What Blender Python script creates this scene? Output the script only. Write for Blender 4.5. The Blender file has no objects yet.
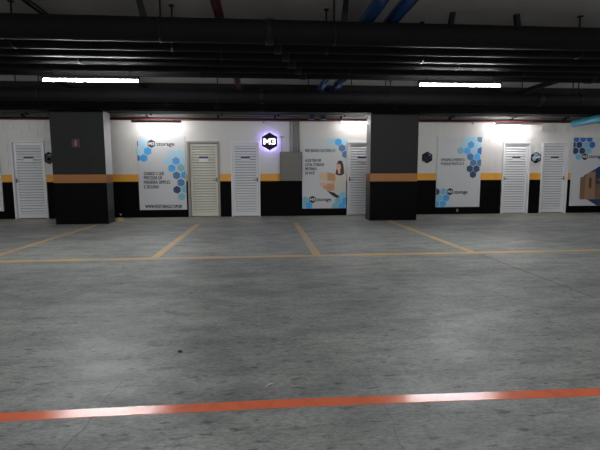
import bpy, bmesh, math, random
from mathutils import Vector, Matrix
random.seed(7)
S = bpy.context.scene
C = S.collection

# ------------------------------------------------------------------ camera
PITCH, YAW, ROLL, EYE = 0.11524, 0.08256, -0.00347, 1.2
fwd = Vector((math.sin(YAW)*math.cos(PITCH), math.cos(YAW)*math.cos(PITCH), -math.sin(PITCH)))
r0 = Vector((math.cos(YAW), -math.sin(YAW), 0)); u0 = r0.cross(fwd)
rgt = r0*math.cos(ROLL) + u0*math.sin(ROLL); upv = -r0*math.sin(ROLL) + u0*math.cos(ROLL)
cam = bpy.data.cameras.new('camera'); cam.sensor_width = 36; cam.lens = 442.88/600*36; cam.clip_start = .05
co = bpy.data.objects.new('camera', cam); C.objects.link(co)
M = Matrix((rgt, upv, -fwd)).transposed().to_4x4(); M.translation = (0, 0, EYE); co.matrix_world = M
S.camera = co
# ------------------------------------------------------------------ world and exposure (closed underground garage: no sky)
w = bpy.data.worlds.new('world'); S.world = w; w.use_nodes = True
w.node_tree.nodes['Background'].inputs[0].default_value = (.02, .02, .022, 1)
w.node_tree.nodes['Background'].inputs[1].default_value = 0.1
S.view_settings.view_transform = 'Standard'; S.view_settings.look = 'None'
S.view_settings.gamma = 1; S.view_settings.use_curve_mapping = False
S.view_settings.exposure = 2.0
LANE_TUBE = 90.0          # emission of the lane tubes
WALL_TUBE = 19.0          # emission of the tubes along the wall

# ------------------------------------------------------------------ material helpers
def node_mat(name):
    m = bpy.data.materials.new(name); m.use_nodes = True
    nt = m.node_tree; return m, nt, nt.nodes['Principled BSDF']
def mat(name, col, rough=.6, metal=0., var=.12, scale=6., bump=0., spec=.5):
    m, nt, b = node_mat(name)
    b.inputs['Roughness'].default_value = rough; b.inputs['Metallic'].default_value = metal
    b.inputs['Specular IOR Level'].default_value = spec
    tc = nt.nodes.new('ShaderNodeTexCoord'); n = nt.nodes.new('ShaderNodeTexNoise')
    n.inputs['Scale'].default_value = scale; n.inputs['Detail'].default_value = 4
    nt.links.new(tc.outputs['Object'], n.inputs['Vector'])
    r = nt.nodes.new('ShaderNodeMix'); r.data_type = 'RGBA'
    r.inputs['A'].default_value = tuple(c*(1-var) for c in col)+(1,)
    r.inputs['B'].default_value = tuple(min(1, c*(1+var)) for c in col)+(1,)
    nt.links.new(n.outputs['Fac'], r.inputs['Factor']); nt.links.new(r.outputs['Result'], b.inputs['Base Color'])
    if bump:
        bp = nt.nodes.new('ShaderNodeBump'); bp.inputs['Strength'].default_value = bump; bp.inputs['Distance'].default_value = .01
        nt.links.new(n.outputs['Fac'], bp.inputs['Height']); nt.links.new(bp.outputs['Normal'], b.inputs['Normal'])
    return m
def emit(name, col, s):
    m, nt, b = node_mat(name)
    b.inputs['Base Color'].default_value = (.8, .8, .8, 1)
    b.inputs['Emission Color'].default_value = col+(1,); b.inputs['Emission Strength'].default_value = s
    return m
def srgb(r, g, b):
    f = lambda v: (v/255/12.92 if v/255 <= .04045 else ((v/255+.055)/1.055)**2.4)
    return (f(r), f(g), f(b))

def floor_mat():
    m, nt, b = node_mat('polished_concrete')
    L = nt.links.new; N = nt.nodes.new
    tc = N('ShaderNodeTexCoord')
    def noise(sx, sy, scale, detail=5, rough=.6):
        mp = N('ShaderNodeMapping'); mp.inputs['Scale'].default_value = (sx, sy, 1)
        L(tc.outputs['Object'], mp.inputs['Vector'])
        n = N('ShaderNodeTexNoise'); n.inputs['Scale'].default_value = scale; n.inputs['Detail'].default_value = detail
        n.inputs['Roughness'].default_value = rough
        L(mp.outputs['Vector'], n.inputs['Vector']); return n.outputs['Fac']
    def ramp(f, a, c0, bpos, c1):
        r = N('ShaderNodeValToRGB'); r.color_ramp.elements[0].position = a; r.color_ramp.elements[0].color = (*c0, 1)
        r.color_ramp.elements[1].position = bpos; r.color_ramp.elements[1].color = (*c1, 1); L(f, r.inputs['Fac']); return r.outputs['Color']
    def mix(f, A, B, t='MIX'):
        r = N('ShaderNodeMix'); r.data_type = 'RGBA'; r.blend_type = t
        for s, v in (('Factor', f), ('A', A), ('B', B)):
            if isinstance(v, (int, float)): r.inputs[s].default_value = v
            elif isinstance(v, tuple): r.inputs[s].default_value = (*v, 1)
            else: L(v, r.inputs[s])
        return r.outputs['Result']
    big = ramp(noise(.5, .8, 1.2, 4), .42, (.285, .296, .292), .6, (.37, .380, .371))
    streak = ramp(noise(.8, 1.7, 2.2, 12, .80), .40, (.70, .70, .70), .58, (1.12, 1.12, 1.10))
    c = mix(1.0, big, streak, 'MULTIPLY')
    fine = ramp(noise(1.0, 2.2, 26, 8, .8), .40, (.62, .62, .62), .56, (1.1, 1.1, 1.1))
    c = mix(.85, c, fine, 'MULTIPLY')
    fleck = ramp(noise(.8, 2.4, 11, 4, .55), .60, (0, 0, 0), .66, (1, 1, 1))
    c = mix(fleck, c, mix(1.0, c, (.50, .50, .50), 'MULTIPLY'))
    scuff = ramp(noise(.8, 2.2, 3.6, 8, .75), .57, (0, 0, 0), .64, (1, 1, 1))
    c = mix(scuff, c, mix(1.0, c, (.60, .60, .60), 'MULTIPLY'))
    # bare warmer strip of concrete along the storage wall
    sp = N('ShaderNodeSeparateXYZ'); L(tc.outputs['Object'], sp.inputs[0])
    ad = N('ShaderNodeMath'); ad.operation = 'MULTIPLY_ADD'; L(noise(.5, .5, 1.6), ad.inputs[0]); ad.inputs[1].default_value = 1.2; L(sp.outputs['Y'], ad.inputs[2])
    f = ramp(ad.outputs[0], 0, (0, 0, 0), 1, (1, 1, 1))
    mr = N('ShaderNodeMapRange'); mr.inputs['From Min'].default_value = 11.35; mr.inputs['From Max'].default_value = 11.9
    L(ad.outputs[0], mr.inputs['Value'])
    c = mix(mr.outputs[0], c, mix(1.0, c, (1.32, 1.25, 1.14), 'MULTIPLY'))
    L(c, b.inputs['Base Color'])
    rr = N('ShaderNodeMapRange'); rr.inputs['From Min'].default_value = .3; rr.inputs['From Max'].default_value = .7
    rr.inputs['To Min'].default_value = .36; rr.inputs['To Max'].default_value = .58
    L(noise(.7, 2.0, 3, 6), rr.inputs['Value']); L(rr.outputs[0], b.inputs['Roughness'])
    bp = N('ShaderNodeBump'); bp.inputs['Strength'].default_value = .12; bp.inputs['Distance'].default_value = .004
    L(noise(1, 3.5, 18, 6), bp.inputs['Height']); L(bp.outputs['Normal'], b.inputs['Normal'])
    b.inputs['Specular IOR Level'].default_value = .33
    return m
def paint_line_mat(name, col, under, wear0, wear1, rough, scale=(3, 3)):
    m, nt, b = node_mat(name); L = nt.links.new; N = nt.nodes.new
    tc = N('ShaderNodeTexCoord'); mp = N('ShaderNodeMapping'); mp.inputs['Scale'].default_value = (*scale, 1)
    L(tc.outputs['Object'], mp.inputs['Vector'])
    n = N('ShaderNodeTexNoise'); n.inputs['Scale'].default_value = 2.2; n.inputs['Detail'].default_value = 7; n.inputs['Roughness'].default_value = .7
    L(mp.outputs['Vector'], n.inputs['Vector'])
    r = N('ShaderNodeValToRGB'); r.color_ramp.elements[0].position = wear0; r.color_ramp.elements[0].color = (*under, 1)
    r.color_ramp.elements[1].position = wear1; r.color_ramp.elements[1].color = (*col, 1)
    L(n.outputs['Fac'], r.inputs['Fac']); L(r.outputs['Color'], b.inputs['Base Color'])
    b.inputs['Roughness'].default_value = rough
    return m

MT = {
 'floor': floor_mat(),
 'ceiling': mat('ceiling_concrete', (.52, .49, .47), .85, var=.2, scale=1.5, bump=.2),
 'white_paint': mat('white_wall_paint', (.66, .645, .625), .55, var=.06, scale=2.5),
 'orange_paint': mat('orange_wall_paint', (.80, .36, .035), .5, var=.08, scale=3),
 'black_paint': mat('black_wall_paint', (.0025, .0025, .003), .6, var=.2, scale=3, spec=.06),
 'beam_black': mat('black_beam_paint', (.008, .008, .009), .7, var=.2, scale=2, spec=.15),
 'side_wall': mat('garage_wall_paint', (.35, .34, .33), .7, var=.1, scale=1),
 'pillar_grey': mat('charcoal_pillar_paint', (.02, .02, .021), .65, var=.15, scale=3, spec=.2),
 'pillar_side': mat('pale_grey_pillar_side', (.58, .58, .60), .5, var=.1, scale=3),  # side faces, much paler than the charcoal front
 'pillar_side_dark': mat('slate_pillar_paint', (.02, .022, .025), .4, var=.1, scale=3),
 'black_pipe': mat('black_pipe_paint', (.0075, .0075, .0085), .72, var=.3, scale=2.5, spec=.08),
 'black_steel': mat('black_steel', (.005, .005, .006), .6, var=.2, scale=8, spec=.2),
 'grey_pipe': mat('grey_conduit', (.34, .35, .36), .45, var=.1, scale=5),
 'red_pipe': mat('dark_red_pipe_paint', (.075, .010, .012), .4, var=.15, scale=5),
 'blue_pipe': mat('blue_pipe_plastic', (.016, .055, .17), .16, var=.12, scale=4),
 'lit_blue_pipe': mat('lit_blue_pipe_plastic', (.07, .52, .74), .3, var=.1, scale=4),  # blue pipe colour with the nearby lamp's glow painted in
 'door_white': mat('white_door_enamel', (.72, .72, .745), .4, var=.04, scale=3),
 'door_cream': mat('cream_door_enamel', (.68, .65, .57), .4, var=.05, scale=3),
 'frame_beige': mat('taupe_frame_enamel', (.30, .28, .24), .45, var=.06, scale=3),
 'door_gap_shade': mat('painted_gap_shade', (.22, .22, .23), .8, var=.05),  # dark tone that paints in the shade behind and between door slats
 'handle': mat('dark_handle_metal', (.12, .12, .125), .35, metal=.6, var=.1),
 'poster': mat('poster_vinyl', (.60, .608, .635), .45, var=.02, scale=3),
 'ink': mat('dark_print', (.016, .016, .022), .5, var=.05),
 'ink_grey': mat('grey_print', (.045, .045, .06), .5, var=.05),
 'white_print': mat('white_print', (.72, .72, .74), .5, var=.02),
 'pale': mat('print_pale_blue', srgb(165, 214, 236), .45, var=.03),
 'blue': mat('print_sky_blue', srgb(62, 168, 236), .45, var=.03),
 'sky': mat('print_mid_blue', srgb(52, 112, 190), .45, var=.03),
 'steel': mat('print_steel_blue', srgb(66, 122, 170), .45, var=.03),
 'navy': mat('print_navy', srgb(34, 62, 105), .45, var=.03),
 'teal': mat('print_teal', srgb(125, 185, 205), .45, var=.03),
 'cyan': mat('print_cyan', srgb(125, 200, 225), .45, var=.03),
 'dull_print': mat('faded_print', (.16, .13, .12), .6),
 'sign_black': mat('black_sign_vinyl', (.006, .006, .008), .5, spec=.2),
 'skin': mat('print_skin', srgb(226, 172, 146), .5, var=.04),
 'hair': mat('print_hair', srgb(62, 36, 30), .5, var=.08),
 'shirt': mat('print_shirt', srgb(205, 202, 190), .5, var=.04),
 'card': mat('print_cardboard', srgb(200, 150, 108), .5, var=.05),
 'card_light': mat('print_cardboard_light', srgb(214, 186, 150), .5, var=.04),
 'card_dark': mat('print_cardboard_dark', srgb(128, 98, 78), .5, var=.06),
 'card_mid': mat('print_cardboard_mid', srgb(158, 124, 98), .5, var=.06),
 'card_shadow': mat('print_cardboard_shadow', srgb(84, 62, 52), .5, var=.06),
 'cabinet': mat('taupe_cabinet_enamel', (.155, .145, .13), .45, var=.05, scale=2),
 'sign_red': mat('red_sign_paint', (.07, .008, .010), .4, var=.05),
 'housing': mat('white_lamp_housing', (.55, .55, .56), .5, var=.03),
 'dark_housing': mat('grey_lamp_housing', (.008, .008, .009), .6, var=.05),
 'tube': emit('lane_tube_light', (.975, 1.0, 1.0), LANE_TUBE),
 'wall_tube': emit('wall_tube_light', (1.0, .965, .95), WALL_TUBE),
 'dim_tube': emit('dim_wall_tube_light', (1.0, .965, .95), 8.0),
 'cap': mat('lamp_end_cap', (.5, .5, .5), .4, metal=.3),
 'halo': emit('violet_led_strip', (.40, .32, 1.0), 3.6),
 'letters': emit('lit_sign_letters', (1.0, .97, 1.0), .55),
 'yellow': paint_line_mat('worn_yellow_paint', (.68, .42, .14), (.44, .38, .28), .40, .58, .42, (.9, .9)),
 'red_line': paint_line_mat('red_line_paint', (.92, .21, .10), (.74, .18, .10), .3, .5, .23),
 'crack': mat('crack_dirt', (.11, .11, .11), .9, var=.2),
 'wood': mat('offcut_wood', (.55, .34, .17), .7, var=.2, scale=20),
 'paper': mat('white_scrap', (.7, .7, .68), .6, var=.05),
 'dirt': mat('dark_grit', (.03, .03, .03), .9, var=.2),
}

# ------------------------------------------------------------------ object helpers
def obj(name, me, parent=None, loc=None):
    o = bpy.data.objects.new(name, me); C.objects.link(o)
    if parent: o.parent = parent
    if loc: o.location = loc
    return o
def tag(o, label=None, cat=None, group=None, kind=None):
    if label: o['label'] = label
    if cat: o['category'] = cat
    if group: o['group'] = group
    if kind: o['kind'] = kind
    return o
def empty(name, loc, label=None, cat=None, group=None, kind=None):
    o = bpy.data.objects.new(name, None); C.objects.link(o); o.location = loc; o.empty_display_size = .1
    return tag(o, label, cat, group, kind)
class MB:
    """collects verts / faces of one part"""
    def __init__(s): s.v = []; s.f = []; s.mi = []; s.sm = []
    def add(s, vs, fs, mi=0, smooth=False):
        k = len(s.v); s.v += [tuple(v) for v in vs]
        for f in fs: s.f.append(tuple(i+k for i in f)); s.mi.append(mi); s.sm.append(smooth)
    def box(s, x0, x1, y0, y1, z0, z1, mi=0, ch=0.0, side=None):
        if ch:
            c = ch
            V = []; idx = {}
            bm = bmesh.new(); bmesh.ops.create_cube(bm, size=1)
            for v in bm.verts: v.co = ((x0+x1)/2+v.co.x*(x1-x0), (y0+y1)/2+v.co.y*(y1-y0), (z0+z1)/2+v.co.z*(z1-z0))
            bmesh.ops.bevel(bm, geom=bm.edges[:], offset=c, segments=1, affect='EDGES', profile=.5)
            bm.verts.index_update()
            s.add([v.co[:] for v in bm.verts], [[v.index for v in f.verts] for f in bm.faces], mi); bm.free(); return s
        vs = [(x0,y0,z0),(x1,y0,z0),(x1,y1,z0),(x0,y1,z0),(x0,y0,z1),(x1,y0,z1),(x1,y1,z1),(x0,y1,z1)]
        k = len(s.f)
        s.add(vs, [(0,3,2,1),(4,5,6,7),(0,1,5,4),(1,2,6,5),(2,3,7,6),(3,0,4,7)], mi)
        if side is not None: s.mi[k+3] = side; s.mi[k+5] = side
        return s
    def tube(s, pts, r, n=16, mi=0, cap=True):
        pts = [Vector(p) for p in pts]; rings = []
        prev = None
        for i, p in enumerate(pts):
            d = (pts[min(i+1, len(pts)-1)]-pts[max(i-1, 0)]).normalized()
            a = Vector((0, 0, 1)) if abs(d.z) < .9 else Vector((1, 0, 0))
            if prev is not None: a = prev
            u = (a - d*a.dot(d)).normalized(); v = d.cross(u); prev = u
            rr = r[i] if isinstance(r, (list, tuple)) else r
            rings.append([p + (u*math.cos(2*math.pi*k/n)+v*math.sin(2*math.pi*k/n))*rr for k in range(n)])
        base = len(s.v); s.v += [tuple(q) for R in rings for q in R]
        for i in range(len(pts)-1):
            for k in range(n):
                a = base+i*n+k; b = base+i*n+(k+1) % n
                s.f.append((a, b, b+n, a+n)); s.mi.append(mi); s.sm.append(True)
        if cap:
            s.f.append(tuple(base+k for k in reversed(range(n)))); s.mi.append(mi); s.sm.append(False)
            e = base+(len(pts)-1)*n
            s.f.append(tuple(e+k for k in range(n))); s.mi.append(mi); s.sm.append(False)
        return s
    def prism(s, poly, y0, y1, mi=0):
        """poly in (x, z), front face at y0 (towards the camera), back at y1"""
        n = len(poly)
        area = sum(poly[i][0]*poly[(i+1) % n][1]-poly[(i+1) % n][0]*poly[i][1] for i in range(n))
        if area < 0: poly = poly[::-1]
        vs = [(x, y0, z) for x, z in poly]+[(x, y1, z) for x, z in poly]
        s.add(vs, [tuple(range(n)), tuple(range(2*n-1, n-1, -1))]+[(i, i+n, (i+1) % n+n, (i+1) % n) for i in range(n)], mi)
        return s
    def mesh(s, name, *mats):
        me = bpy.data.meshes.new(name); me.from_pydata(s.v, [], s.f)
        for m in mats: me.materials.append(MT[m] if isinstance(m, str) else m)
        me.polygons.foreach_set('material_index', s.mi); me.polygons.foreach_set('use_smooth', s.sm)
        me.update(); return me
    def build(s, name, mats, parent=None, loc=None):
        if isinstance(mats, str): mats = (mats,)
        return obj(name, s.mesh(name, *mats), parent, loc)
M_GLYPH = [(0, 0), (.24, 0), (.24, .58), (.5, .22), (.76, .58), (.76, 0), (1, 0), (1, 1), (.78, 1), (.5, .58), (.22, 1), (0, 1)]
THREE_GLYPH = [(0, 0), (.82, 0), (1, .16), (1, .40), (.86, .5), (1, .60), (1, .84), (.82, 1), (0, 1), (0, .78), (.68, .78), (.68, .61), (.2, .61), (.2, .39), (.68, .39), (.68, .22), (0, .22)]
def glyph(poly, x0, x1, zc, cap, y0, y1, name, m, parent):
    return MB().prism([(x0+(x1-x0)*a, zc-cap/2+cap*b) for a, b in poly], y0, y1).build(name, m, parent)
def text_mesh(txt, x0, x1, zc, cap, y, material, bold=0.0, align_y=None):
    """flat lettering facing the camera, fitted to x0..x1 with capital height cap, centred on zc"""
    cu = bpy.data.curves.new('lettering', 'FONT'); cu.body = txt; cu.size = 1; cu.resolution_u = 2
    o = bpy.data.objects.new('lettering', cu); C.objects.link(o)
    dg = bpy.context.evaluated_depsgraph_get(); dg.update()
    me = bpy.data.meshes.new_from_object(o.evaluated_get(dg)); bpy.data.objects.remove(o); bpy.data.curves.remove(cu)
    xs = [v.co.x for v in me.vertices]; a, b = min(xs), max(xs)
    sx = (x1-x0)/(b-a); sz = cap/.70
    for v in me.vertices: v.co = (x0+(v.co.x-a)*sx, y, zc-cap/2+v.co.y*sz)
    if bold:                                   # heavier strokes: the same outlines once more, shifted by a fraction of a stroke
        vs = [v.co.copy() for v in me.vertices]; fs = [tuple(q.vertices) for q in me.polygons]; n = len(vs); d = bold*cap/.7
        V = [tuple(v+Vector((k*d, -.0001*abs(k), j*d))) for k, j in ((0, 0), (-1, .6), (1, -.6)) for v in vs]
        F = [tuple(i+n*c for i in f) for c in range(3) for f in fs]
        bpy.data.meshes.remove(me); me = bpy.data.meshes.new('lettering'); me.from_pydata(V, [], F); me.update()
    me.materials.clear(); me.materials.append(MT[material]); me.name = 'lettering'
    return me

# ================================================================== STRUCTURE
XL, XR, YN, YW, ZC = -13.0, 15.0, -9.0, 12.61, 3.35
fl = MB(); fl.box(XL-.2, XR+.2, YN-.2, YW+.3, -.15, 0); floor = fl.build('floor', 'floor')
tag(floor, 'grey polished concrete garage floor with streaks and scuffs', 'floor', kind='structure')
tag(MB().box(XL-.2, XR+.2, YN-.2, YW+.3, ZC, ZC+.2).build('ceiling', 'ceiling'), 'dark grey concrete ceiling above the pipes', 'ceiling', kind='structure')
tag(MB().box(XL-.2, XL, YN, YW, 0, ZC).build('wall_left', 'side_wall'), 'grey painted side wall of the garage', 'wall', kind='structure')
tag(MB().box(XR, XR+.2, YN, YW, 0, ZC).build('wall_right', 'side_wall'), 'grey painted side wall opposite', 'wall', kind='structure')
tag(MB().box(XL, XR, YN-.2, YN, 0, ZC).build('wall_near', 'side_wall'), 'grey painted wall behind the viewpoint', 'wall', kind='structure')

DOORS = [(-6.72, -5.855), (-2.083, -1.20), (-.889, -.080), (2.40, 3.25), (7.022, 7.862), (8.228, 9.060)]
DH = 2.10
wall = empty('wall_far', (0, YW, 0)); tag(wall, 'block wall painted white, orange and black behind the parking bays', 'wall', kind='structure')
# mortar bed behind the blocks, colour bands as painted, with door openings left out
bed = MB(); xs = [XL] + [v for d in DOORS for v in d] + [XR]
for i in range(0, len(xs), 2):
    for z0, z1, mi in ((0, 1.0, 0), (1.0, 1.2, 1), (1.2, ZC, 2)): bed.box(xs[i], xs[i+1], .010, .16, z0, z1, mi)
for a, b in DOORS: bed.box(a, b, .010, .16, DH, ZC, 2)
bed.build('mortar_bed', ('black_paint', 'orange_paint', 'white_paint'), wall)
backs = MB()
for a, b in DOORS: backs.box(a-.05, b+.05, .16, .2, 0, DH+.05)
backs.build('opening_back', 'door_gap_shade', wall)
COVER = [(-3.42, -2.12, .21, 2.24), (1.10, 2.37, .21, 2.2), (5.03, 6.36, .21, 2.24), (9.17, 10.46, .21, 2.22), (-8.3, -7.0, .21, 2.24), (.48, 1.09, 1.0, 1.81),
         (-5.75, -4.15, 0, 2.9), (3.10, 4.42, 0, 2.9)]
BW, BH, J = .4, .2, .012
block_mesh = {}
def block_me(wd, hh, mi, shared=True):
    k = (round(wd, 3), round(hh, 3), mi)
    if k not in block_mesh:
        block_mesh[k] = MB().box(0, wd, 0, .06, 0, hh).mesh('wall_block', ('black_paint', 'orange_paint', 'white_paint')[mi])
    return block_mesh[k]
cand, rest = [], []
for k in range(17):
    z0 = k*BH; z1 = min(z0+BH, ZC)-J
    mi = 0 if k < 5 else (1 if k == 5 else 2)
    x = XL - (.2 if k % 2 else 0)
    while x < XR:
        segs = [(max(x, XL)+J/2, min(x+BW, XR)-J/2)]
        if z0 < DH - .05:
            for a, b in DOORS:
                ns = []
                for s0, s1 in segs:
                    if s1 <= a or s0 >= b: ns.append((s0, s1)); continue
                    if s0 < a-.02: ns.append((s0, a))
                    if s1 > b+.02: ns.append((b, s1))
                segs = ns
        for s0, s1 in segs:
            hid = any(s0 >= c[0]-.01 and s1 <= c[1]+.01 and z0 >= c[2]-.02 and z1 <= c[3]+.02 for c in COVER)
            inview = s1 > -7.1 and s0 < 10.25 and z0 < 2.62 and not hid
            (cand if inview else rest).append((s0, s1, z0, z1, mi))
        x += BW
cand.sort(key=lambda c: -((c[1]-c[0])*(c[3]-c[2])*(1.0 if c[4] == 1 else .95 if c[4] == 2 else .6)))
for s0, s1, z0, z1, mi in cand[:300]:
    obj('wall_block', block_me(s1-s0, z1-z0, mi), wall, (s0, 0, z0))
st = MB()
for s0, s1, z0, z1, mi in cand[300:]+rest: st.box(s0, s1, 0, .06, z0, z1, mi)
tag(st.build('wall_blocks_remaining', ('black_paint', 'orange_paint', 'white_paint'), wall), kind='stuff')

# ------------------------------------------------------------------ louvred doors
slat_cache = {}
def slat_me(wd, m):
    k = (round(wd, 3), m)
    if k not in slat_cache:
        b = MB(); h2 = wd/2
        prof = [(-.010, .004), (-.022, .010), (-.022, .020), (.000, .071), (.008, .071), (-.002, .012)]
        vs = [(-h2, y, z) for y, z in prof]+[(h2, y, z) for y, z in prof]; n = len(prof)
        b.add(vs, [tuple(range(n))[::-1], tuple(range(n, 2*n))]+[(i, (i+1) % n, (i+1) % n+n, i+n) for i in range(n)])
        slat_cache[k] = b.mesh('slat', m)
    return slat_cache[k]
def door(n, x0, x1, label, hinge, dm='door_white', fm='door_white', recess=.03, plate=True, ft=.045):
    t = empty(f'door_{n}', ((x0+x1)/2, YW, 0), label, 'door', kind='structure')
    hw = (x1-x0)/2
    f = MB(); f.box(-hw, -hw+ft, -.035, .13, 0, DH, ch=.004); f.box(hw-ft, hw, -.035, .13, 0, DH, ch=.004); f.box(-hw+ft, hw-ft, -.035, .13, DH-ft, DH, ch=.004)
    f.build('frame', fm, t)
    a = hw-ft-.006; y = recess; st_, rl = .055, .07
    lf = MB(); z0, z1 = .022, DH-ft-.006
    lf.box(-a, -a+st_, y, y+.04, z0, z1); lf.box(a-st_, a, y, y+.04, z0, z1)
    lf.box(-a+st_, a-st_, y, y+.04, z0, z0+.11); lf.box(-a+st_, a-st_, y, y+.04, z1-rl, z1)
    lf.box(-a+st_, a-st_, y+.034, y+.05, z0, z1, 1)  # dark backing sheet, shade between the slats put into its colour
    leaf = lf.build('leaf', (dm, 'door_gap_shade'), t)
    sm = slat_me(2*(a-st_)-.002, dm)
    zb, zt = z0+.115, z1-rl-.004; ns = 25; step = (zt-zb)/ns
    for i in range(ns):
        s = obj('slat', sm, leaf, (0, y+.022, zb+i*step)); s.scale.z = step/.083
    hx = (a-st_/2)*(-hinge)
    h = MB(); h.box(hx-.018, hx+.018, y-.008, y, .98, 1.10, ch=.003); h.tube([(hx, y-.008, 1.04), (hx, y-.05, 1.04)], .009, 8)
    h.tube([(hx, y-.05, 1.04), (hx+.10*hinge, y-.05, 1.035)], .009, 8); h.build('handle', 'handle', leaf)
    if plate:
        p = MB(); p.box(-.125, .125, y-.025, y-.016, 1.54, 1.685, ch=.002); sg = p.build('number_plate', 'white_print', leaf)
        MB().box(-.125, .125, y-.028, y-.0255, 1.632, 1.685).build('plate_band', 'navy', sg)
    return t
door(1, *DOORS[0], 'grey lit louvred door left of the first pillar', 1, recess=.03)
door(2, *DOORS[1], 'cream louvred door in a deep taupe frame beside the website poster', -1, 'door_cream', 'frame_beige', recess=.07, ft=.06)
door(3, *DOORS[2], 'white louvred door beside the glowing hexagon sign', -1, recess=.0)
door(4, *DOORS[3], 'white louvred door half hidden by the middle pillar', 1, recess=.02)
door(5, *DOORS[4], 'bright white louvred door right of the poster with two text lines', 1, recess=.02)
door(6, *DOORS[5], 'white louvred door beside the poster of cardboard boxes', -1, recess=.04)

# ------------------------------------------------------------------ pillars and beam
def pillar(x0, x1, label):
    t = empty('pillar', ((x0+x1)/2, 11.08, 0), label, 'pillar', 'wide concrete pillars between the bays')
    h = (x1-x0)/2; D = .46; T = 2.70
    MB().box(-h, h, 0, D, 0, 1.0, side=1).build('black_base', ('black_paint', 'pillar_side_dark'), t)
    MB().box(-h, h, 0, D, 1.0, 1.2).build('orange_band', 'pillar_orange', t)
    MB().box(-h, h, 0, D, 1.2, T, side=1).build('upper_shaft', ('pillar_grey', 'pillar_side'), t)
    return t
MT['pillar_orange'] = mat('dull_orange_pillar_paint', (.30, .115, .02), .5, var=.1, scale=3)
pillar(-4.99, -3.76, 'wide charcoal pillar with orange band and small red sign, beside the first door')
pillar(2.70, 3.925, 'wide charcoal pillar with orange band, covering half of a louvred door')
bm_ = MB().box(XL, XR, 11.04, 11.58, 2.70, ZC).build('ceiling_beam', 'beam_black')
tag(bm_, 'long black ceiling beam resting on the two pillars', 'beam')

# ------------------------------------------------------------------ black pipes under the ceiling, two bundles
def black_pipe(y, z, r, label, group, rods=(), brackets=(), couplings=()):
    t = empty('ceiling_pipe', (0, y, z), label, 'pipe', group)
    MB().tube([(XL+.05, 0, 0), (XR-.05, 0, 0)], r, 20).build('pipe_run', 'black_pipe', t)
    for x in couplings: MB().tube([(x-.05, 0, 0), (x+.05, 0, 0)], r+.012, 20).build('coupling', 'black_steel', t)
    for x in rods:
        b = MB(); b.tube([(x, 0, r-.01), (x, 0, ZC-z+.01)], .011, 8); b.box(x-.03, x+.03, -.03, .03, ZC-z-.012, ZC-z)
        b.tube([(x-.015, 0, 0), (x+.015, 0, 0)], r+.006, 20); b.build('hanger_rod', 'black_steel', t)
    for x, dx in brackets:
        b = MB(); b.prism([(x-.03, ZC-z), (x+.03, ZC-z), (x+.04+dx, r*.6), (x-.04+dx, r*.6)], -.03, .03); b.build('hanger_bracket', 'black_steel', t)
    return t
ORD = ['nearest', 'second', 'third', 'fourth', 'fifth', 'sixth']
RODS = [(-3.05, -1.2, .9), (-3.1, -1.14, .86, 4.4), (-.55, 2.3), (-2.6, .4, 3.0), (-3.3, 1.4, 4.3), (-5, -1, 5.1)]
BRK = [((-1.46, .08), (1.05, -.03)), ((2.58, -.05), (3.48, .05)), (), (), (), ()]
for i in range(6):
    black_pipe(5.70+.40*i-.03, 2.925, .14, f'{ORD[i]} thick black pipe of the row above the lane lamps', 'thick black pipes above the lane lamps', RODS[i], BRK[i], (-6.5+i*.2, .1+i*.12, 6.3-i*.1))
black_pipe(9.42, 2.785, .135, 'thick black pipe alone in front of the thin pipes and the pillars', 'black pipes in front of the pillars', (-4.4, -.9, 2.6, 6.9), (), (-6, 0, 6))
for i, (y, r) in enumerate(((9.74, .06), (10.08, .06), (10.46, .06))):
    black_pipe(y, 2.71, r, f'{["front", "middle", "rear"][i]} one of three thin black pipes in front of the pillars', 'black pipes in front of the pillars', (-5+i*.7, 1+i, 7-i), (), (-2+i, 4-i))

# ------------------------------------------------------------------ pipes running towards the wall
def run_pipe(name, pts, r, m, label, group=None, clamps=(), n=16):
    p0 = Vector(pts[0]); t = empty(name, p0, label, 'pipe', group)
    MB().tube([Vector(p)-p0 for p in pts], r, n).build('pipe_run', m, t)
    for a, b in clamps: MB().tube([Vector(a)-p0, Vector(b)-p0], (r if isinstance(r, float) else r[0])*1.12, n).build('coupling', m, t)
    return t
def bend(x, z): return [(x, -8, z), (x, 4, z), (x, 11.98, z), (x, 12.12, z-.03), (x-.01, 12.2, z-.13), (x-.02, 12.24, z-.3), (x-.02, 12.24, z-.49)]
run_pipe('blue_pipe', bend(1.355, 3.155), .085, 'blue_pipe', 'dark blue pipe running to the wall, the one nearer the glowing sign', 'pair of dark blue pipes', [((1.355, 6.6, 3.155), (1.355, 6.75, 3.155))])
run_pipe('blue_pipe', bend(1.68, 3.155), .085, 'blue_pipe', 'dark blue pipe running to the wall, the one nearer the middle pillar', 'pair of dark blue pipes', [((1.68, 9.9, 3.155), (1.68, 10.05, 3.155))])
run_pipe('red_pipe', [(-.515, -8, 3.16), (-.515, 11.05, 3.16)], .06, 'red_pipe', 'dark red sprinkler pipe crossing above the black pipes', None, [((-.515, 9.6, 3.16), (-.515, 9.75, 3.16))])
run_pipe('black_conduit', [(-2.7, -8, 3.2), (-2.7, 11.02, 3.2)], .035, 'black_steel', 'thin black conduit crossing the ceiling near the first lane lamp', 'black conduits under the ceiling')
run_pipe('black_conduit', [(-4.28, -8, 3.15), (-4.28, 11.02, 3.15)], .05, 'black_steel', 'black conduit crossing the ceiling towards the first pillar', 'black conduits under the ceiling')
run_pipe('black_conduit', [(6.27, -8, 3.15), (6.27, 11.02, 3.15)], .06, 'black_steel', 'black conduit crossing the ceiling beyond the second lane lamp', 'black conduits under the ceiling')
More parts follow.
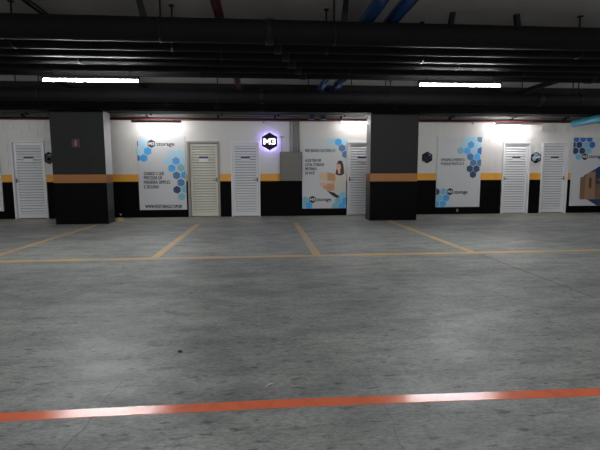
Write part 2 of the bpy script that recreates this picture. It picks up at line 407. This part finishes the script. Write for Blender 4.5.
run_pipe('lamplit_blue_pipe', [(8.25, 9.0, 2.55), (8.43, 10.5, 2.55), (8.595, 11.82, 2.55), (8.60, 11.87, 2.55), (8.604, 11.90, 2.55)], [.095, .095, .095, .075, .04], 'lit_blue_pipe', 'rounded end of a blue pipe tinted as lamp-lit, hanging above the cardboard box poster', 'light blue pipes above the box poster', [((8.40, 10.25, 2.55), (8.415, 10.37, 2.55))])
run_pipe('lamplit_blue_pipe', [(8.50, 9.0, 2.50), (8.68, 10.5, 2.50), (8.72, 10.9, 2.50), (8.725, 10.93, 2.50)], [.07, .07, .06, .03], 'lit_blue_pipe', 'thinner blue pipe tinted as lamp-lit, beside the rounded one at the edge of the picture', 'light blue pipes above the box poster')

# pipes along the wall
t = run_pipe('red_wall_pipe', [(XL+.05, 12.46, 2.68), (XR-.05, 12.46, 2.68)], .036, 'red_pipe', 'thin dark red sprinkler pipe running along the top of the white wall')
for x in (.04, -3.1, 6.0):
    b = MB(); b.tube([(x-XL-.05, 0, -.03), (x-XL-.05, 0, -.085)], .018, 8); b.tube([(x-XL-.05, 0, -.085), (x-XL-.05, 0, -.092)], .035, 10); b.build('sprinkler_head', 'grey_pipe', t)
for i, (z, r, lab) in enumerate(((2.765, .016, 'thin grey conduit just above the red wall pipe'), (2.825, .016, 'upper thin grey conduit tucked under the beam'))):
    t = run_pipe('grey_conduit', [(XL+.05, 12.5, z), (XR-.05, 12.5, z)], r, 'grey_pipe', lab, 'grey conduits along the wall', n=8)
    for x in (-6.3, -3.1, -1.2, .35, 2.2, 5.35, 7.2, 8.8):
        MB().box(x-XL-.07+i*.1, x-XL-.03+i*.1, -.03, .11, -.035, .035).build('clamp', 'black_steel', t)

# ------------------------------------------------------------------ lamps
def lane_lamp(x, y, z, L, label, group='tube lamps over the driving lane'):
    t = empty('tube_lamp', (x, y, z), label, 'lamp', group)
    MB().tube([(-L/2+.012, 0, 0), (L/2-.012, 0, 0)], .013, 10).build('tube', 'tube', t)
    h = MB(); h.box(-L/2, L/2, -.034, .034, .022, .036); h.box(-L/2, L/2, -.03, .03, .036, .07)
    h.prism([(-L/2-.012, -.02), (-L/2+.012, -.02), (-L/2+.012, .036), (-L/2-.012, .036)], -.02, .02)
    h.prism([(L/2-.012, -.02), (L/2+.012, -.02), (L/2+.012, .036), (L/2-.012, .036)], -.02, .02)
    h.build('housing', 'dark_housing', t)
    for sx in (-.4, .4):
        MB().tube([(sx*L, 0, .07), (sx*L, 0, ZC-z)], .006, 6).build('hanging_wire', 'black_steel', t)
    return t
lane_lamp(-2.545, 7.075, 2.595, 1.40, 'glowing tube lamp over the lane in front of the first pillar')
lane_lamp(3.165, 7.075, 2.60, 1.36, 'glowing tube lamp over the lane, brighter one near the middle pillar')
for x, y in ((-8.2, 7.075), (8.8, 7.075), (-8.2, -.4), (-2.545, -.4), (3.115, -.4), (8.8, -.4), (-2.545, -5.5), (3.115, -5.5)):
    lane_lamp(x, y, 2.595, 1.40, 'tube lamp of the lane rows outside the view')
def wall_lamp(x0, x1, y, z, label, shielded):
    t = empty('wall_tube_lamp', ((x0+x1)/2, y, z), label, 'lamp', 'tube lamps along the storage wall')
    L = x1-x0
    if shielded:     # slim channel open towards the wall, tube tucked behind it
        MB().tube([(-L/2+.03, .05, -.005), (L/2-.03, .05, -.005)], .016, 10).build('tube', 'wall_tube', t)
        b = MB(); b.box(-L/2, L/2, -.012, .0, -.028, .03); b.box(-L/2, L/2, 0, .09, .022, .03); b.build('housing', 'dark_housing' if shielded == 1 else 'housing', t)
        for sx in (-.36, .36): MB().box(sx*L-.015, sx*L+.015, .0, YW-y, .03, .045).build('wall_arm', 'black_steel', t)
    else:
        MB().tube([(-L/2+.03, 0, 0), (L/2-.03, 0, 0)], .022, 10).build('tube', 'dim_tube', t)
        b = MB(); b.box(-L/2, L/2, -.035, .035, .03, .07); b.build('housing', 'housing', t)
        for sx in (-.36, .36): MB().box(sx*L-.015, sx*L+.015, .0, YW-y, .045, .065).build('wall_arm', 'black_steel', t)
    return t
wall_lamp(-3.41, -2.13, 12.12, 2.572, 'dark shielded tube lamp lighting the wall above the website poster', 1)
wall_lamp(2.15, 3.45, 12.25, 2.585, 'bright bare tube lamp above the half hidden door', 0)
wall_lamp(6.47, 7.82, 12.12, 2.577, 'pale shielded tube lamp lighting the wall above the bright white door', 2)

# ------------------------------------------------------------------ posters
PY = YW-.03         # front face of the poster panels
def hexpts(cx, cz, r): return [(cx+r*math.sin(math.pi/3*k), cz+r*math.cos(math.pi/3*k)) for k in range(6)]
def clip(poly, x0, x1, z0, z1):
    def half(P, f):
        out = []
        for i in range(len(P)):
            a, b = P[i-1], P[i]; fa, fb = f(a), f(b)
            if (fa >= 0) != (fb >= 0):
                t = fa/(fa-fb); out.append((a[0]+(b[0]-a[0])*t, a[1]+(b[1]-a[1])*t))
            if fb >= 0: out.append(b)
        return out
    for f in (lambda p: p[0]-x0, lambda p: x1-p[0], lambda p: p[1]-z0, lambda p: z1-p[1]):
        poly = half(poly, f)
        if len(poly) < 3: return None
    return poly
class Poster:
    def __init__(s, x0, x1, z0, z1, label):
        s.x0, s.x1, s.z0, s.z1 = x0, x1, z0, z1; s.ox = (x0+x1)/2
        s.t = empty('poster', (s.ox, PY, z0), label, 'poster', 'advertising panels on the storage wall')
        MB().box(x0-s.ox, x1-s.ox, 0, .03, 0, z1-z0, ch=.003).build('panel', 'poster', s.t)
    def shape(s, name, poly, m, lift=.0015):
        p = clip(poly, s.x0+.004, s.x1-.004, s.z0+.004, s.z1-.004)
        if p: return MB().prism([(a-s.ox, b-s.z0) for a, b in p], -lift, 0).build(name, m, s.t)
    def hexes(s, H, r):
        for x, z, m in H: s.shape('hexagon', hexpts(x, z, r), m)
    def text(s, name, txt, x0, x1, z, cap, m='ink_grey', bold=0.0):
        return obj(name, text_mesh(txt, x0-s.ox, x1-s.ox, z-s.z0, cap, -.002, m, bold), s.t)
    def logo(s, hx, hz, r, t0, t1, tz, m='ink'):
        b = s.shape('logo_hexagon', hexpts(hx, hz, r), m)
        glyph(M_GLYPH, hx-r*.66-s.ox, hx+r*.10-s.ox, hz-s.z0, r*.66, -.003, -.0016, 'logo_letter', 'white_print', b)
        glyph(THREE_GLYPH, hx+r*.20-s.ox, hx+r*.66-s.ox, hz-s.z0, r*.66, -.003, -.0016, 'logo_letter', 'white_print', b)
        s.text('logo_word', 'storage', t0, t1, tz+.006, .105, m, .035)

P1H = [(-3.269, 2.029, 'pale'), (-3.136, 1.831, 'blue'), (-3.356, 1.824, 'pale'), (-3.249, 1.64, 'blue'), (-3.452, 1.64, 'sky'), (-3.480, 2.036, 'steel'), (-2.499, 1.757, 'pale'), (-2.271, 1.77, 'pale'), (-2.62, 1.557, 'pale'), (-2.385, 1.562, 'blue'), (-2.159, 1.569, 'pale'), (-2.504, 1.364, 'blue'), (-2.26, 1.374, 'teal'), (-2.383, 1.166, 'steel'), (-2.167, 1.172, 'blue'), (-2.268, 0.967, 'steel'), (-2.384, 0.769, 'navy'), (-2.167, 0.785, 'teal'), (-2.263, 0.578, 'teal')]
p = Poster(-3.415, -2.13, .215, 2.24, 'white poster with blue hexagons and a website address, beside the cream door')
p.hexes(P1H, .112); p.logo(-3.03, 2.029, .115, -2.895, -2.415, 2.02, 'ink_grey')
for tx, a, b, z in (('GUARDE O QUE', -3.263, -2.723, 1.22), ('PRECISAR DE', -3.265, -2.777, 1.105), ('MANEIRA SIMPLES', -3.27, -2.567, .983), ('E SEGURA!', -3.268, -2.876, .855)):
    p.text('body_text', tx, a, b, z, .092, 'ink', .025)
p.text('website_text', 'WWW.M3STORAGE.COM.BR', -3.262, -2.26, .31, .09, 'ink', .035)

P2H = [(1.944, 2.08, 'pale'), (2.138, 2.088, 'blue'), (2.333, 2.099, 'pale'), (2.242, 1.916, 'steel'), (2.343, 1.741, 'steel'), (1.196, 0.455, 'teal'), (1.098, 0.291, 'teal'), (1.297, 0.294, 'blue'), (2.259, 0.587, 'cyan'), (2.144, 0.422, 'teal'), (2.345, 0.42, 'blue'), (2.055, 0.262, 'teal'), (2.248, 0.26, 'blue')]
p = Poster(1.11, 2.37, .21, 2.2, 'white poster of a smiling woman carrying cardboard boxes')
p.hexes(P2H, .108); p.logo(1.40, .466, .108, 1.515, 1.933, .466)
p.text('headline_text', 'PRECISANDO DE ESPA\u00c7O?', 1.195, 2.048, 1.848, .085, 'ink', .025)
for tx, a, b, z in (('AQUI TEM UM', 1.194, 1.638, 1.573), ('LOCAL STORAGE', 1.194, 1.73, 1.457), ('PERTINHO', 1.194, 1.524, 1.338), ('DE VOC\u00ca', 1.20, 1.463, 1.218)):
    p.text('body_text', tx, a, b, z, .082, 'ink', .03)
def ell(cx, cz, rx, rz, n=20, a0=0): return [(cx+rx*math.cos(2*math.pi*k/n), cz+rz*math.sin(2*math.pi*k/n)) for k in range(n)]
p.shape('printed_hair', [(2.13, 1.55), (2.19, 1.575), (2.25, 1.545), (2.285, 1.45), (2.30, 1.33), (2.31, 1.20), (2.25, 1.15), (2.13, 1.16), (2.06, 1.2), (2.09, 1.33), (2.10, 1.46)], 'hair', .0012)
p.shape('printed_trousers', [(1.80, .73), (1.86, .70), (2.03, .66), (2.10, .60), (2.21, .55), (2.19, .49), (2.10, .50), (1.95, .59)], 'ink', .0012)
p.shape('printed_shirt', [(2.04, 1.20), (2.12, 1.24), (2.24, 1.23), (2.31, 1.16), (2.33, 1.02), (2.29, .85), (2.24, .66), (2.10, .61), (2.02, .66), (2.03, .88), (2.06, 1.0)], 'shirt', .0016)
p.shape('printed_hair_lock', [(2.08, 1.30), (2.13, 1.25), (2.27, 1.26), (2.30, 1.20), (2.24, 1.15), (2.13, 1.15), (2.06, 1.19)], 'hair', .002)
p.shape('printed_neck', [(2.12, 1.30), (2.20, 1.30), (2.20, 1.20), (2.14, 1.20)], 'skin', .0022)
fc = p.shape('printed_face', ell(2.155, 1.385, .062, .092), 'skin', .0026)
def sub(par, name, poly, m, lift): return MB().prism([(a-p.ox, b-p.z0) for a, b in poly], -lift, -lift+.0004).build(name, m, par)
sub(fc, 'printed_eye', ell(2.128, 1.405, .010, .005, 8), 'hair', .003); sub(fc, 'printed_eye', ell(2.178, 1.405, .010, .005, 8), 'hair', .003)
sub(fc, 'printed_smile', [(2.122, 1.335), (2.185, 1.335), (2.165, 1.318), (2.14, 1.318)], 'white_print', .003)
p.shape('printed_box', [(1.60, 1.225), (1.83, 1.24), (1.83, 1.0), (1.61, 1.045)], 'card_light', .002)
p.shape('printed_box', [(1.83, 1.24), (2.05, 1.19), (2.065, .985), (1.83, 1.0)], 'card', .002)
p.shape('printed_box', [(1.655, .93), (2.03, .92), (2.03, .72), (1.87, .70), (1.70, .80)], 'card', .002)
p.shape('printed_arm', [(1.60, .93), (1.63, .86), (1.72, .85), (1.85, .90), (2.03, .93), (2.09, .98), (2.06, 1.02), (1.95, .965), (1.80, .945), (1.68, .96)], 'skin', .0028)

P3H = [(5.922, 2.187, 'pale'), (6.119, 2.187, 'pale'), (6.31, 2.188, 'steel'), (5.821, 2.018, 'pale'), (6.029, 2.016, 'blue'), (6.23, 2.016, 'pale'), (5.723, 1.848, 'teal'), (5.924, 1.844, 'blue'), (6.125, 1.839, 'pale'), (6.326, 1.844, 'sky'), (6.021, 1.671, 'steel'), (6.225, 1.671, 'blue'), (6.119, 1.501, 'steel'), (6.321, 1.5, 'steel'), (6.021, 1.327, 'navy'), (6.222, 1.327, 'navy'), (6.124, 1.159, 'navy'), (5.042, 0.661, 'navy'), (5.245, 0.667, 'teal'), (5.137, 0.488, 'teal'), (5.34, 0.486, 'blue'), (5.041, 0.313, 'blue'), (5.244, 0.311, 'blue')]
p = Poster(5.03, 6.36, .212, 2.245, 'white poster with two short text lines and blue hexagons in opposite corners')
p.hexes(P3H, .108); p.logo(5.449, .663, .108, 5.572, 5.981, .65)
p.text('headline_text', 'UM ESPA\u00c7O PERFEITO', 5.147, 5.859, 1.588, .078, 'ink', .025); p.text('headline_text', 'PORQUE PR\u00c1TICO \u00c9', 5.149, 5.838, 1.473, .078, 'ink', .025)

P4H = [(9.253, 2.194, 'sky'), (9.462, 2.194, 'sky'), (9.665, 2.195, 'sky'), (9.154, 2.02, 'navy'), (9.357, 2.02, 'navy'), (9.567, 2.021, 'teal'), (9.763, 2.021, 'sky'), (9.25, 1.846, 'navy'), (9.46, 1.846, 'navy'), (9.655, 1.852, 'teal'), (9.36, 1.674, 'teal')]
p = Poster(9.17, 10.48, .212, 2.235, 'white poster with a picture of stacked cardboard boxes on a navy hexagon')
p.hexes(P4H, .105); p.logo(9.556, 1.674, .105, 9.676, 10.132, 1.68)
p.shape('printed_backdrop', hexpts(10.10, .80, .62), 'navy', .0012)
p.shape('printed_box', [(9.46, 1.06), (9.62, 1.10), (9.62, .405), (9.475, .405)], 'card_dark', .002)
p.shape('printed_box', [(9.62, 1.10), (9.70, 1.20), (9.93, 1.24), (9.97, .405), (9.62, .405)], 'card_mid', .002)
p.shape('printed_box', [(9.97, 1.02), (10.42, 1.08), (10.42, .405), (9.97, .405)], 'card_dark', .0022)
p.shape('printed_shadow', [(9.735, 1.06), (9.82, 1.05), (9.83, .75), (9.745, .74)], 'card_shadow', .0026)
p.shape('printed_shadow', [(9.97, .98), (10.12, .96), (10.12, .86), (9.97, .86)], 'card_shadow', .0028)
p = Poster(-8.30, -7.005, .22, 2.24, 'plain edge of a white poster beyond the first door')

# ------------------------------------------------------------------ hexagonal signs
t = empty('lit_sign', (.195, YW, 2.09), 'black hexagon sign with lit white letters and violet halo', 'sign')
MB().prism(hexpts(0, 0, .245), -.17, -.12).build('body', 'sign_black', t)
MB().prism(hexpts(0, 0, .19), -.119, -.065).build('halo_strip', 'halo', t)
for a in (-.1, .1): MB().tube([(a, -.12, 0), (a, 0, 0)], .012, 8).build('spacer', 'black_steel', t)
glyph(M_GLYPH, -.165, .025, 0, .165, -.176, -.17, 'letter', 'letters', t)
glyph(THREE_GLYPH, .05, .165, 0, .165, -.176, -.17, 'letter', 'letters', t)
def hex_sign(x, z, r, label, pieces, letters=None):
    t = empty('hexagon_sign', (x, YW, z), label, 'sign', 'small hexagon signs beside the doors')
    MB().prism(hexpts(0, 0, r), -.03, 0).build('body', 'sign_black', t)
    for name, poly, m in pieces:
        pl = poly
        MB().prism(pl, -.0315, -.03).build(name, m, t)
    return t
hex_sign(-5.745, 1.645, .165, 'dark hexagon sign with a pale round emblem, tucked beside the first pillar',
         [('emblem_disc', ell(.005, -.025, .075, .075), 'ink_grey'), ('emblem_ring', ell(.005, -.025, .055, .05), 'poster'), ('emblem_bar', [(-.045, -.035), (.045, -.035), (.045, -.015), (-.045, -.015)], 'ink'), ('printed_band', [(-.06, .075), (.10, .11), (.10, .07), (-.02, .06)], 'steel')])
s = hex_sign(4.737, 1.654, .17, 'dark hexagon sign with small grey lettering beside the middle pillar',
         [('printed_hexagon', hexpts(.07, .075, .035), 'steel'), ('printed_hexagon', hexpts(.01, .115, .03), 'ink_grey'), ('printed_hexagon', hexpts(.11, .02, .028), 'navy')])
for k, (tx, wd) in enumerate((('SELF', .16), ('STORAGE', .19), ('BOX', .13))): obj('lettering', text_mesh(tx, -.10, -.10+wd, .02-.055*k, .032, -.0318, 'ink_grey'), s)
s = hex_sign(8.043, 1.648, .165, 'hexagon sign with blue corners and a white band between two white doors',
         [('printed_corner', [(-.09, .09), (-.02, .145), (.05, .11), (.0, .05), (-.08, .05)], 'teal'), ('printed_corner', [(.02, -.10), (.12, -.07), (.135, -.02), (.06, -.035)], 'sky'), ('printed_band', [(-.12, -.055), (-.03, -.06), (.03, -.015), (.125, -.012), (.125, .04), (.0, .035), (-.09, .04), (-.125, .01)], 'white_print'), ('printed_disc', ell(-.06, -.045, .05, .045), 'white_print'), ('printed_dash', [(.03, .06), (.11, .06), (.11, .08), (.03, .08)], 'white_print'), ('printed_slot', [(-.085, -.012), (-.02, -.018), (-.02, -.004), (-.085, .002)], 'ink')])

# small red sign on the first pillar
t = empty('fire_sign', (-4.424, 11.08, 1.845), 'small dark red sign with a pale extinguisher symbol on the first pillar', 'sign')
MB().box(-.085, .085, -.008, 0, 0, .19, ch=.002).build('plate', 'sign_red', t)
MB().prism([(-.022, .03), (.022, .03), (.026, .12), (.010, .15), (.008, .168), (-.010, .168), (-.010, .15), (-.026, .12)], -.0095, -.008).build('symbol', 'dull_print', t)

# ------------------------------------------------------------------ electrical cabinet and conduits
t = empty('electrical_cabinet', (.785, YW, 1.0), 'taupe electrical cabinet beside the poster of the woman', 'cabinet')
MB().box(-.305, .305, -.16, 0, 0, .81, ch=.006).build('body', 'cabinet', t)
MB().box(-.285, .285, -.172, -.16, .02, .79, ch=.004).build('cabinet_door', 'cabinet', t)
MB().box(.235, .26, -.185, -.172, .60, .66, ch=.003).build('latch', 'handle', t)
for i, (x, r) in enumerate(((.775, .016), (.868, .026), (.94, .02), (1.01, .026))):
    t = empty('riser_conduit', (x, YW-.05, 1.81), f'{["first", "second", "third", "fourth"][i]} upright grey conduit above the taupe cabinet, counted from the glowing sign', 'conduit', 'upright conduits above the cabinet')
    MB().tube([(0, 0, -.005), (0, 0, .83)], r, 12).build('conduit_run', 'frame_beige' if i % 2 else 'grey_pipe', t)
    MB().box(-r-.004, r+.004, -r-.004, .05, .38, .41).build('clamp', 'grey_pipe', t)
t = empty('wall_hook', (.535, YW, 1.81), 'small grey T-shaped bracket standing above the cabinet', 'bracket')
MB().tube([(0, -.05, -.002), (0, -.05, .40)], .012, 8).build('stem', 'grey_pipe', t)
MB().box(-.06, .065, -.08, 0, .395, .42).build('arm', 'frame_beige', t)
# small box low on the black wall under the third poster
t = empty('wall_socket', (5.70, YW, .07), 'tiny grey socket low on the black wall under the two line poster', 'socket')
MB().box(-.03, .03, -.02, 0, 0, .08, ch=.004).build('cover', 'frame_beige', t)
MB().box(-.012, .012, -.023, -.02, .03, .05).build('slot', 'ink', t)
t = empty('wall_tap', (-3.93, YW, .10), 'small pale tap low on the wall behind the first pillar', 'tap')
b = MB(); b.tube([(0, 0, 0), (0, -.10, 0), (.03, -.12, -.02)], .012, 8); b.build('spout', 'grey_pipe', t)
MB().box(-.03, .03, -.06, -.045, .01, .02).build('lever', 'grey_pipe', t)
tag(MB().prism([(-.06, 0), (.10, 0), (.09, .06), (-.05, .07)], -.05, .05).build('wooden_offcut', 'wood', None, (-3.76, 11.95, 0)), 'small orange brown wooden offcut on the floor beside the first pillar', 'offcut')

# ------------------------------------------------------------------ floor markings
def strip(name, pts, wd, z, m, label, group=None, par=None):
    b = MB()
    for i in range(len(pts)-1):
        a, c = Vector(pts[i]), Vector(pts[i+1]); d = (c-a).normalized(); nrm = Vector((-d.y, d.x))*wd/2
        q = [a-nrm, c-nrm, c+nrm, a+nrm]
        b.add([(v.x, v.y, 0) for v in q]+[(v.x, v.y, z) for v in q], [(3,2,1,0), (4,5,6,7), (0,1,5,4), (1,2,6,5), (2,3,7,6), (3,0,4,7)])
    o = b.build(name, m, par)
    if label: tag(o, label, 'line', group)
    return o
strip('bay_line', [(XL, 6.39), (XR, 6.39)], .14, .002, 'yellow', 'long worn yellow line across the front of the parking bays', 'yellow bay markings')
for x, y1, lab in ((-3.98, 11.05, 'worn yellow bay divider leading to the first pillar'), (-1.575, 10.8, 'pale yellow bay divider pointing at the cream door'), (.785, 10.75, 'short orange yellow bay divider pointing at the taupe cabinet'), (3.175, 11.05, 'yellow bay divider leading to the middle pillar')):
    strip('bay_divider', [(x, 6.45), (x, y1)], .12, .002, 'yellow', lab, 'yellow bay markings')
strip('lane_line', [(XL, 2.27), (-1.33, 2.197), (.18, 2.205), (1.85, 2.173), (XR, 2.05)], .082, .002, 'red_line', 'glossy red line painted across the near floor')
# saw cut and cracks in the slab
strip('saw_cut', [(3.21, 6.33), (3.19, 5.0), (3.18, 3.9)], .009, .0012, 'crack', None, par=floor)
def crack(a, b, n, j, wd):
    a, b = Vector(a), Vector(b); pts = [a.lerp(b, i/n)+Vector((random.uniform(-j, j), random.uniform(-j, j)*.5)) for i in range(n+1)]
    strip('crack', [tuple(p_) for p_ in pts], wd, .001, 'crack', None, par=floor)
crack((-.835, 2.55), (-.885, 1.90), 14, .012, .0022)
crack((.63, 2.6), (.60, 1.75), 14, .012, .0014)
b = MB(); b.tube([(0, 0, .004), (.012, .012, .006), (.03, .018, .012), (.042, .02, .008)], .0025, 6)
tag(b.build('wire_scrap', 'paper', None, (0.0, 2.395, 0)), 'tiny white curl of wire lying on the floor near the red line', 'scrap')
bm2 = bmesh.new(); bmesh.ops.create_icosphere(bm2, subdivisions=1, radius=.014)
for v in bm2.verts: v.co = (v.co.x*1.3, v.co.y, v.co.z*.5+.006)
me = bpy.data.meshes.new('pebble'); bm2.to_mesh(me); bm2.free(); me.materials.append(MT['dirt'])
tag(obj('pebble', me, None, (-.577, 2.947, 0)), 'dark lump of grit on the open floor in front of the bays', 'pebble')
